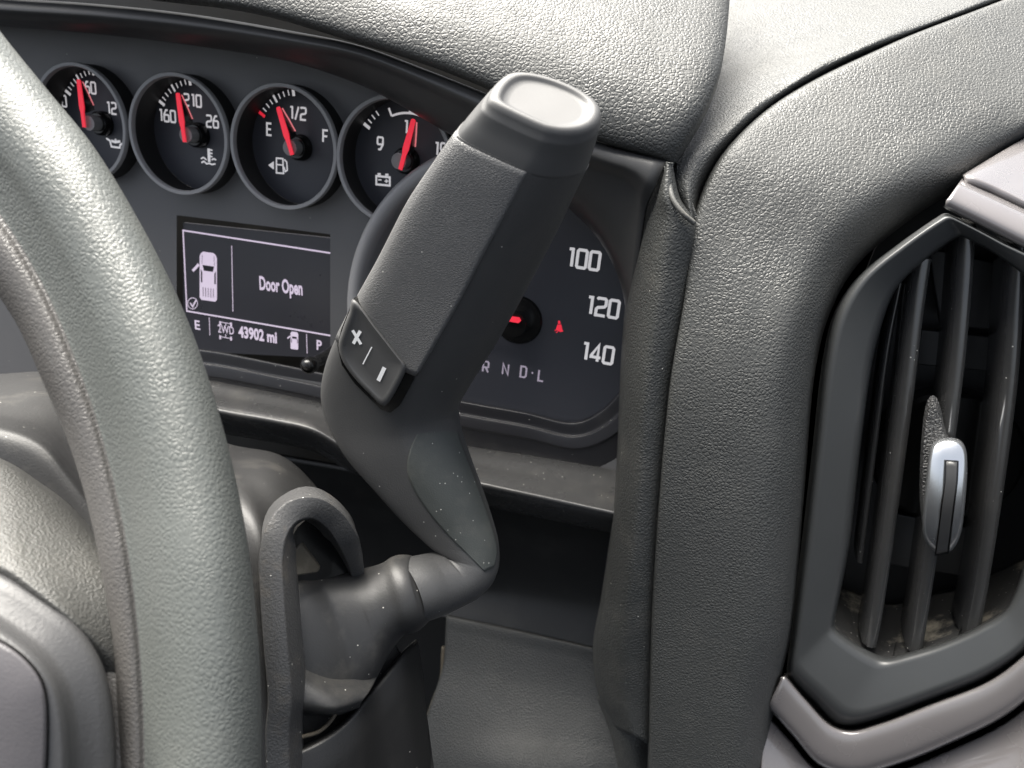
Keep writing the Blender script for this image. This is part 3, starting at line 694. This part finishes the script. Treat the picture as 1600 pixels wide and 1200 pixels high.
v, f = grid([sa, sb]); mk('insert_slot', v, f, M_BLACK, tab, face_cam=True)
v, f = grid([a - EN * .006, a, (a + b) / 2, b, b - EN * .006]); mk('insert', v, f, M_KGREY, tab, recalc=True, angle=40, solid=.0005)

# ================================================================== GLOSS TRIM
tri = root('dashboard_trim', PL(1350, 1200, .03), 'glossy grey trim wrapped above and below the air vent', 'trim')
def strip(name, A, rowsoff, mat=M_GLOSS, nu=80):
    return mkpatch(name, [[PL(x, y, o) for x, y in P] for P, o in rowsoff], mat, tri, nu, 10 * (len(rowsoff) - 1), solid=.003)
# upper: flat plate with groove, then rolled strip
pt = [(1530, 258), (1600, 216), (1760, 120)]
mkpatch('upper_plate', [[PL(1506, 274, -.006), PL(1600, 219, -.045), PL(1800, 100, -.12)], [PL(1508, 275, .018), PL(1600, 221, -.030), PL(1800, 105, -.10)], [PL(1560, 296, .020), PL(1650, 270, -.012), PL(1800, 220, -.055)], [PL(1610, 320, .021), PL(1700, 320, .004), PL(1800, 310, -.015)], [PL(1700, 362, .021), PL(1740, 364, .017), PL(1800, 372, .015)]], M_GLOSS, tri, 50, 40)
R0 = [(1503, 279), (1560, 304), (1600, 322), (1700, 367), (1800, 415)]; R3_ = [(1474, 324), (1530, 352), (1600, 388), (1700, 440), (1800, 495)]
def mixp(k): return [(a[0] * (1 - k) + b[0] * k, a[1] * (1 - k) + b[1] * k) for a, b in zip(R0, R3_)]
strip('upper_strip', None, [(mixp(-.02), .008), (mixp(.06), .020), (mixp(.22), .0285), (mixp(.45), .0335), (mixp(.7), .0365), (mixp(.92), .036), (mixp(1.0), .0335), (mixp(1.0), .02)])
# lower: strip following the vent, then the panel below it
A0 = [(1228, 1052), (1262, 1092), (1300, 1130), (1328, 1138), (1370, 1128), (1450, 1098), (1545, 1060), (1606, 1014), (1690, 930)]
A1 = [(1199, 1106), (1238, 1150), (1280, 1196), (1330, 1212), (1400, 1196), (1490, 1160), (1570, 1120), (1632, 1070), (1730, 980)]
def mixq(k): return [(a[0] * (1 - k) + b[0] * k, a[1] * (1 - k) + b[1] * k) for a, b in zip(A0, A1)]
strip('lower_strip', None, [(mixq(-.02), .015), (mixq(.04), .033), (mixq(.08), .0380), (mixq(.22), .0402), (mixq(.50), .0415), (mixq(.82), .0418), (mixq(.95), .0395), (mixq(1.0), .030), (mixq(1.0), .008)])
B0 = [(1196, 1110), (1236, 1155), (1278, 1201), (1330, 1218), (1402, 1202), (1492, 1166), (1572, 1126), (1634, 1076), (1732, 986)]
def shf(dx, dy): return [(x + dx, y + dy) for x, y in B0]
strip('lower_panel', None, [(B0, .010), (shf(-1, 3), .026), (shf(-2, 8), .0295), (shf(-4, 60), .040), (shf(-8, 200), .058), (shf(-10, 330), .072)])

# ================================================================== STEERING COLUMN
colm = root('steering_column', D(420, 1200, .32), 'black steering column shroud with a dusty oval slot where the lever comes out', 'steering column')
mkpatch('shroud', [[D(200, 640, .41), D(360, 694, .41), D(440, 712, .41), D(490, 755, .415), D(540, 830, .42)],
        [D(200, 690, .35), D(360, 735, .345), D(430, 752, .345), D(478, 790, .352), D(540, 840, .375)],
        [D(200, 800, .315), D(340, 815, .312), D(405, 830, .308), D(440, 870, .318), D(560, 900, .365)],
        [D(200, 1000, .31), D(340, 1000, .305), D(410, 1000, .302), D(445, 1010, .315), D(620, 1010, .362)],
        [D(200, 1120, .31), D(340, 1120, .305), D(418, 1120, .302), D(455, 1130, .315), D(660, 1080, .365)],
        [D(200, 1300, .31), D(340, 1300, .305), D(425, 1300, .302), D(470, 1300, .31), D(690, 1300, .36)]], M_SHROUD, colm, 70, 70, solid=.002)
lp = [(449, 1330, .292), (445, 1220, .290), (443, 1150, .2885), (447, 1092, .287), (440, 1000, .286), (435, 930, .287), (433, 870, .289), (441, 832, .292), (460, 808, .297), (488, 802, .303), (515, 818, .310), (538, 852, .318), (556, 905, .338), (572, 980, .352)]
path = cr([D(*p) for p in lp], 130)
bw = .0070
prof = [(-bw * 1.02, -.016), (-bw, -.0030), (-bw * .97, -.0008), (-bw * .91, -.0001), (-bw * .86, .0), (bw * .22, .0003), (bw * .28, .0001), (bw * .34, -.0006), (bw * .38, -.0013), (bw * .92, -.0095), (bw * .97, -.018)]
up = wd(np.array([.25, -.05, -1.]))
v, f = tube(path, lambda t: [(q[0] * (1 - .42 * min(1, max(0, (t - .74) / .14))) + (bw * .2 if q[0] > 0 else 0) * 0, q[1]) for q in prof], up); bz = mk('slot_bezel', v, f, M_BEZ, colm, recalc=True, angle=42)
# the strut running on below the slot, and the dark recess with its pivot bracket
te = [(462, 1172, .301), (500, 1154, .306), (530, 1134, .312), (558, 1106, .320), (588, 1070, .334), (628, 1022, .350), (652, 1000, .366)]
def ter(dx, dy, dz): return [D(x + dx + max(0, dy - 8) * .10 * max(0, (x - 520) / 120) , y + dy, z + dz) for x, y, z in te]
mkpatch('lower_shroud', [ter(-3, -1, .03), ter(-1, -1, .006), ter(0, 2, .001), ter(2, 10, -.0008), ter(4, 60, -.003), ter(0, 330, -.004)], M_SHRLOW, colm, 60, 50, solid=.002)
ins_ = chaikin([(450, 850), (470, 815), (500, 805), (530, 840), (555, 920), (570, 1060), (540, 1120), (490, 1150), (462, 1130), (455, 1000)], 1)
v, f = prism([D(x, y, .318 + (x - 450) * .00022) for x, y in ins_], wd(np.array([0, 0, -.002]))); mk('slot_floor', v, f, M_BLACK, colm, smooth=False, recalc=True)
M_BRKT = plastic('pivot bracket', (.05, .045, .035), .5, .001, .2, dust=.3)
v, f = prism([D(*p) for p in [(456, 902, .302), (458, 862, .303), (470, 848, .308), (500, 888, .316), (496, 896, .316)]], wd(np.array([.1, 0, -1])) * .004); mk('pivot_bracket', v, f, M_BRKT, colm, smooth=True, bevel=.001, recalc=True, angle=40)
v, f = tube(cr([D(470, 1152, .302), D(500, 1142, .308), D(520, 1122, .312), D(530, 1100, .314)], 20), circ(.0009, 8), up); mk('slot_dirt_edge', v, f, M_TAN, colm)
v, f = prism([D(x, y, .306) for x, y in [(404, 1078), (426, 1090), (424, 1300), (395, 1300)]], wd(np.array([0, 0, -1])) * .003); mk('lower_shroud_edge', v, f, M_SHROUD, colm, smooth=False, recalc=True)
# top of the column behind the wheel hub
mkpatch('column_top', [[D(-120, 590, .40), D(0, 584, .40), D(80, 582, .40), D(160, 610, .40), D(260, 650, .40)], [D(-120, 612, .36), D(0, 606, .355), D(90, 610, .355), D(170, 650, .355), D(270, 720, .36)],
        [D(-120, 645, .318), D(0, 648, .315), D(70, 668, .315), D(120, 710, .315), D(230, 800, .32)], [D(-120, 655, .300), D(0, 662, .298), D(70, 688, .298), D(115, 735, .298), D(210, 850, .30)],
        [D(-120, 672, .290), D(0, 680, .289), D(66, 705, .289), D(110, 752, .289), D(200, 870, .29)], [D(-120, 730, .287), D(0, 740, .286), D(60, 765, .286), D(110, 800, .286), D(190, 900, .285)]], M_SHROUD, colm, 60, 60, solid=.002)

# ================================================================== SHIFT LEVER
lev = root('shift_lever', D(500, 1010, .335), 'black column shift lever with a dished cap, kinked neck and plus minus button', 'gear lever')
PROF = [(-1, -.15), (-1, .40), (-.86, .56), (-.3, .64), (.04, .67), (.24, .67), (.54, .57), (.84, .33), (1, -.04), (.94, -.5), (.5, -.74), (-.2, -.78), (-.8, -.6)]
pr_ = []
m_ = len(PROF)
pr_ = chaikin(PROF, 3)
PANG = [math.atan2(q[1], q[0]) for q in pr_]
def prof_mix(k): return [(q[0] * (1 - k) + math.cos(t) * k, q[1] * (1 - k) + math.sin(t) * k) for q, t in zip(pr_, PANG)]
def sections(ST_, per):
    L = crp([D(a[0], a[1], a[2]) for a in ST_], per); R = crp([D(a[3], a[4], a[2]) for a in ST_], per); th = crp([[a[5]] for a in ST_], per)[:, 0]
    mx = crp([[a[6] if len(a) > 6 else 0] for a in ST_], per)[:, 0]
    C = (L + R) / 2; out = []
    n = len(C); Bp = None
    Tn = np.array([C[min(i + 3, n - 1)] - C[max(i - 3, 0)] for i in range(n)])
    for i in range(n):
        A = R[i] - L[i]; hw = np.linalg.norm(A) / 2; A /= 2 * hw
        T_ = Tn[i] / np.linalg.norm(Tn[i]); B = np.cross(A, T_)
        if B @ (C0 - C[i]) < 0: B = -B
        B -= A * (A @ B); B /= np.linalg.norm(B)
        out.append((C[i], A, B, hw, th[i], mx[i]))
    return out
def loft(sec): return [[c + A * q[0] * hw + B * q[1] * hw * th for q in prof_mix(k)] for c, A, B, hw, th, k in sec]
SB = [(724, 190, .2640, 918, 268, 1.06), (692, 232, .2715, 900, 306, 1.04), (650, 295, .285, 869, 372, 1.03), (601, 389, .304, 823, 460, 1.02), (557, 470, .321, 778, 540, 1.0), (524, 540, .334, 740, 600, .98), (511, 598, .342, 718, 640, .97), (519, 650, .3465, 720, 668, .96),
      (547, 706, .350, 734, 712, .98), (598, 768, .353, 754, 765, 1.0, .05), (640, 816, .356, 770, 812, 1.0, .2), (668, 845, .3575, 780, 850, 1.0, .4), (684, 859, .358, 780, 886, 1.0, .6), (689, 862, .3575, 768, 914, 1.0, .8), (687, 862, .3565, 744, 936, 1.0, .95), (676, 863, .354, 716, 950, 1.0, 1), (660, 866, .351, 694, 960, 1.0, 1), (640, 870, .347, 674, 968, 1.0, 1), (622, 876, .344, 655, 973, 1., 1)]
sec = sections(SB, 8)
v, f = grid(loft(sec), True)
n_ = len(pr_)
f.append(tuple(range(n_))); 
body = mk('grip', v, f, M_GRIP, lev, recalc=True, angle=70)
bv = BVHTree.FromPolygons([Vector(p) for p in v], [tuple(q) for q in f])
def on_lever(x, y, lift=0):
    d = Vector(wd(ray(x, y))).normalized(); h = bv.ray_cast(Vector(C0), d)
    if h[0] is None: return None
    nn = h[1] if h[1].dot(d) < 0 else -h[1]
    return np.array(h[0] + nn * lift)
def drape(name, rowsL, rowsR, nu, nv, lift, mat, edge=.0012, parent=None):
    """a panel lying on the lever between two edge lines"""
    a = cr(rowsL, nv); b = cr(rowsR, nv); G = []
    for jz, (p, q) in enumerate(zip(a, b)):
        r = []
        for k in np.linspace(0, 1, nu):
            h = on_lever(*(p + (q - p) * k), lift(k, jz / (nv - 1)) if callable(lift) else lift)
            r.append(h)
        ok = [i for i, h in enumerate(r) if h is not None]
        if not ok: continue
        r = [r[min(ok, key=lambda j: abs(j - i))] for i in range(nu)]
        G.append(r)
    G = np.array(G)
    for _ in range(3):                                                # relax the draped grid a little
        H = G.copy(); H[1:-1, 1:-1] = (G[:-2, 1:-1] + G[2:, 1:-1] + G[1:-1, :-2] + G[1:-1, 2:] + 4 * G[1:-1, 1:-1]) / 8; G = H
    v_, f_ = grid(G)
    return mk(name, v_, f_, mat, parent or lev, solid=edge, face_cam=True)
# cap with its dished end
SCp = [(766, 141, .2515, 937, 205, 1.06), (745, 165, .2578, 928, 236, 1.06), (725.5, 189, .2635, 917.5, 267, 1.06)]
sc_ = sections(SCp, 8)
c, A, B, hw, th, _k = sc_[0]; T_ = np.cross(A, B); T_ = T_ if T_ @ (sc_[0][0] - sc_[-1][0]) > 0 else -T_
G = []
def caprow(cc, s_, h, sh=0): return [cc + T_ * h + A * (q[0] * s_) * hw + B * q[1] * hw * th * s_ for q in pr_]
for s_, h in [(.0, .0021), (.3, .0021), (.6, .0022), (.70, .0023), (.735, .0027), (.76, .0033), (.79, .0036), (.86, .0036), (.92, .0029), (.965, .0014), (.992, -.0006)]: G.append(caprow(c, s_, h))
lc = loft(sc_); G += lc[1:]
c2, A2, B2, hw2, th2, _k = sc_[-1]
G.append([c2 - T_ * .0004 + A2 * q[0] * hw2 * .985 + B2 * q[1] * hw2 * th2 * .985 for q in pr_]); G.append([c2 - T_ * .0004 + A2 * q[0] * hw2 * .9 + B2 * q[1] * hw2 * th2 * .9 for q in pr_])
v, f = grid(G, True); mk('end_cap', v, f, M_CAP, lev, recalc=True, angle=70)
# raised front facing, side facing, button
fq = [q for q in pr_ if q[1] > .36 and q[0] < .24]; fq = sorted(fq, key=lambda q: (q[0], q[1]))
fq = cr([q for i, q in enumerate(fq) if i % 2 == 0] + [np.array([.24, .645])], 40)
G = []
for i in range(0, 37):
    c, A, B, hw, th, _k = sec[min(i, len(sec) - 1)]; r_ = []
    for k, q in enumerate(fq):
        e_ = k / (len(fq) - 1); z = i / 36
        up_ = .0005 + .0030 * max(0, z - .25) * e_ ** 5
        if k == 0 or i == 0: up_ = -.0006
        if k == len(fq) - 1: up_ = -.0006
        r_.append(c + A * q[0] * hw + B * (q[1] * hw * th + up_) - A * (.0005 if k < 3 else 0))
    G.append(r_)
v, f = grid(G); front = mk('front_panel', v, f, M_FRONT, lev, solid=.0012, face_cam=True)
drape('side_panel', [(668, 655), (648, 685), (638, 712), (637, 737), (648, 766), (671, 801), (701, 836), (735, 870), (757, 893)], [(711, 650), (720, 690), (732, 722), (742, 748), (752, 776), (762, 804), (772, 838), (776, 862), (770, 886)], 24, 50, lambda k, z: -.0004 + .0010 * min(1, z * 4), M_SIDE, .0008)
# button: find the facing under it, then a bevelled slab standing proud of it
bp = [on_lever(x, y, 0) for x, y in [(560, 500), (625, 580), (590, 610), (545, 560)]]
bn = np.cross(bp[1] - bp[0], bp[3] - bp[0]); bn /= np.linalg.norm(bn); bn = bn if bn @ (C0 - bp[0]) > 0 else -bn
bo = np.mean(bp, 0)
def on_btn(x, y, lift):
    d = wd(ray(x, y)); return C0 + d * (((bo + bn * lift - C0) @ bn) / (d @ bn))
def smooth_px(P, n=60): return cr(P, n, True)
well = [(553, 466), (586, 508), (622, 553), (648, 582), (645, 596), (624, 634), (610, 645), (596, 640), (575, 620), (553, 598), (534, 570), (527, 540), (533, 515), (545, 485)]
v, f = prism([on_btn(x, y, .0009) for x, y in well], bn * .004); mk('button_well', v, f, M_BLACK, lev, smooth=False, recalc=True)
bt_ = [(554, 469), (587, 511), (623, 557), (634, 573), (630, 588), (610, 625), (598, 634), (578, 616), (556, 593), (536, 565), (529, 540), (535, 516), (546, 487)]
btc = np.mean(np.array(bt_), 0)
G = []
pxs = crp(bt_, 5, True)
for s_, h in [(1.02, -.002), (1.0, .0022), (.975, .0031), (.92, .0036), (.84, .0033), (.78, .0029), (.4, .0028), (0, .0028)]:
    G.append([on_btn(*(btc + (p - btc) * s_), h) for p in pxs])
v, f = grid(G, True); but = mk('button', v, f, M_CAP, lev, recalc=True, angle=60)
mbt = MB()
L_ = .0031
mbt.rib([on_btn(551, 516, L_), on_btn(564, 538, L_)], .0014, bn); mbt.rib([on_btn(563, 517, L_), on_btn(552, 537, L_)], .0014, bn)
mbt.rib([on_btn(581, 542, L_), on_btn(567, 569, L_)], .0005, bn); mbt.rib([on_btn(601, 574, L_), on_btn(591, 595, L_)], .0017, bn)
mbt.out('button_marks', M_PRINT, but)
# tube, collar and boot
SBt = [(650, 880, .346, 680, 955, 1.), (645, 872, .346, 677, 963, 1.), (636, 868, .346, 669, 971, 1.), (622, 868, .3455, 656, 982, 1.), (610, 872, .345, 645, 987, 1.), (598, 880, .3445, 633, 990, 1.), (576, 887, .344, 616, 1010, .95), (540, 892, .342, 592, 1046, .8), (505, 898, .336, 568, 1080, .62), (480, 902, .330, 540, 1104, .5), (455, 906, .322, 505, 1114, .45), (430, 912, .318, 470, 1118, .4)]
prc = [(math.cos(a), math.sin(a)) for a in np.linspace(0, 2 * math.pi, 48, endpoint=False)]
scb = sections(SBt, 5); G = [[c + A * q[0] * hw + B * q[1] * hw * th for q in prc] for c, A, B, hw, th, _k in scb]
v, f = grid(G, True); mk('boot', v, f, M_BOOT, lev, recalc=True, angle=80)

mkpatch('boot_skirt', [[D(458, 1010, .318), D(515, 1046, .321), D(592, 1052, .334)], [D(462, 1030, .3105), D(517, 1062, .3135), D(584, 1068, .326)], [D(466, 1062, .3025), D(519, 1084, .306), D(575, 1084, .319)], [D(470, 1092, .2995), D(520, 1104, .303), D(566, 1096, .316)],
        [D(472, 1108, .3015), D(520, 1114, .3055), D(562, 1104, .3185)], [D(474, 1114, .318), D(520, 1119, .322), D(560, 1110, .332)]], M_BOOT, lev, 40, 40, solid=.001)

# ================================================================== STEERING WHEEL
whl = root('steering_wheel', D(60, 1200, .215), 'grey grained steering wheel seen close up with part of its rim and a spoke', 'steering wheel')
# outer lobe of the rim: right edge and inner crease in the picture, then the thumb lobe
RE = [(-120, -130), (-60, -42), (0, 48), (70, 135), (150, 234), (230, 368), (290, 492), (335, 620), (371, 760), (393, 890), (405, 1020), (409, 1130), (408, 1280)]
CR_ = [(-330, -40), (-250, 40), (-160, 130), (-70, 220), (10, 318), (76, 430), (124, 540), (162, 650), (192, 765), (212, 870), (226, 1000), (233, 1120), (236, 1280)]
IE = [(-430, 10), (-330, 110), (-240, 200), (-140, 300), (-50, 400), (22, 500), (68, 600), (106, 690), (134, 780), (156, 880), (176, 1000), (184, 1120), (186, 1280)]
dd = [.245, .242, .239, .236, .233, .230, .227, .224, .221, .218, .216, .215, .214]
rowsW = []
for r_, c_, i_, d in zip(RE, CR_, IE, dd):
    r_, c_, i_ = (np.array(q, float) for q in (r_, c_, i_))
    wR = np.linalg.norm(r_ - c_) * d / FPX; wI = np.linalg.norm(i_ - c_) * d / FPX
    def at(p, dz): return D(p[0], p[1], d + dz)
    pts_ = []
    # outer lobe as an arc from behind the right edge to the crease
    for a in np.radians([-60, -30, -5, 20, 45, 70, 95, 118, 138]):
        k = .5 - .5 * math.cos(a); dz = -math.sin(a) * wR * .60
        pts_.append(at(r_ + (c_ - r_) * k * 1.0, dz + .004))
    # thumb lobe
    for a in np.radians([48, 72, 95, 120, 148, 175]):
        k = .5 - .5 * math.cos(a); dz = -math.sin(a) * wI * .55
        pts_.append(at(c_ + (i_ - c_) * (k * .98 + .02), dz + .004))
    # back
    ce = (r_ + i_) / 2
    for k, q in [(.010, i_ + (ce - i_) * .1), (.026, i_ + (ce - i_) * .5), (.033, ce), (.026, r_ + (ce - r_) * .35)]:
        pts_.append(at(q, k))
    rowsW.append(pts_)
nl = len(rowsW[0])
Gw = np.array([crp([r_[k] for r_ in rowsW], 14) for k in range(nl)]).transpose(1, 0, 2)
Gw = np.array([crp(list(r_), 4, True) for r_ in Gw])
v, f = grid(Gw, True)
f.append(tuple(range(len(Gw[0])))); f.append(tuple((len(Gw) - 1) * len(Gw[0]) + i for i in range(len(Gw[0]))))
rim = mk('rim', v, f, M_WHEEL, whl, recalc=True, angle=80); rim.data.materials.append(M_WHEELREFL)
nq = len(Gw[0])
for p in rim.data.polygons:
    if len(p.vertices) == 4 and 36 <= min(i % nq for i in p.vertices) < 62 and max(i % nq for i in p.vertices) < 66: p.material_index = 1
# hub cover, rising to meet the spoke
mkpatch('hub_cover', [[D(-140, 690, .262), D(0, 716, .260), D(60, 752, .258), D(110, 790, .256), D(170, 860, .252)], [D(-140, 698, .250), D(0, 726, .248), D(58, 762, .246), D(106, 802, .243), D(180, 870, .240)],
        [D(-140, 740, .236), D(0, 768, .234), D(54, 798, .232), D(104, 838, .230), D(190, 900, .230)], [D(-140, 815, .220), D(0, 838, .217), D(50, 868, .216), D(104, 905, .217), D(196, 960, .224)],
        [D(-140, 860, .2115), D(0, 884, .2095), D(52, 918, .2085), D(108, 962, .210), D(196, 1040, .222)], [D(-140, 880, .2125), D(0, 904, .211), D(50, 936, .210), D(104, 980, .212), D(190, 1080, .224)]], M_HUB, whl, 60, 60, solid=.002)
mkpatch('spoke', [[D(60, 900, .236), D(140, 900, .236), D(200, 900, .236)], [D(80, 980, .2245), D(140, 985, .2245), D(172, 1000, .225), D(205, 1010, .227)], [D(110, 1080, .219), D(165, 1085, .2185), D(192, 1100, .219), D(215, 1110, .222)], [D(110, 1300, .214), D(168, 1300, .212), D(195, 1300, .214), D(218, 1300, .219)]], M_WHEELREFL, whl, 40, 40, solid=.002)
# switch bezel on the spoke and the pad set in it
def shell(name, out, depths, mat, ctr):
    px = crp(out, 6, True); G = []
    for s_, d in depths: G.append([D(*(ctr + (p - ctr) * s_), d) for p in px])
    v, f = grid(G, True); f.append(tuple((len(G) - 1) * len(px) + i for i in range(len(px))))
    return mk(name, v, f, mat, whl, recalc=True, angle=60)
ob = [(-420, 780), (-200, 812), (0, 893), (62, 930), (118, 974), (154, 1024), (172, 1080), (180, 1150), (182, 1240), (182, 1420), (-420, 1420)]
shell('spoke_bezel', ob, [(1.0, .222), (1.0, .2125), (.993, .2095), (.975, .2078), (.93, .2060), (.86, .2035), (.835, .2020), (.81, .1990), (.79, .1970), (.77, .1960), (.5, .1955)], M_SPOKE, np.array([-200., 1230.]))
ib = [(-380, 900), (-200, 935), (-40, 985), (10, 1004), (46, 1032), (68, 1064), (76, 1105), (76, 1170), (72, 1240), (60, 1420), (-380, 1420)]
gap = shell('pad_gap', ib, [(1.0, .200), (1.0, .1952), (.5, .1950)], M_BLACK, np.array([-200., 1230.]))
shell('switch_pad', ib, [(.988, .199), (.988, .1950), (.98, .1940), (.96, .1934), (.7, .1925), (.4, .192)], M_PADIN, np.array([-200., 1230.]))
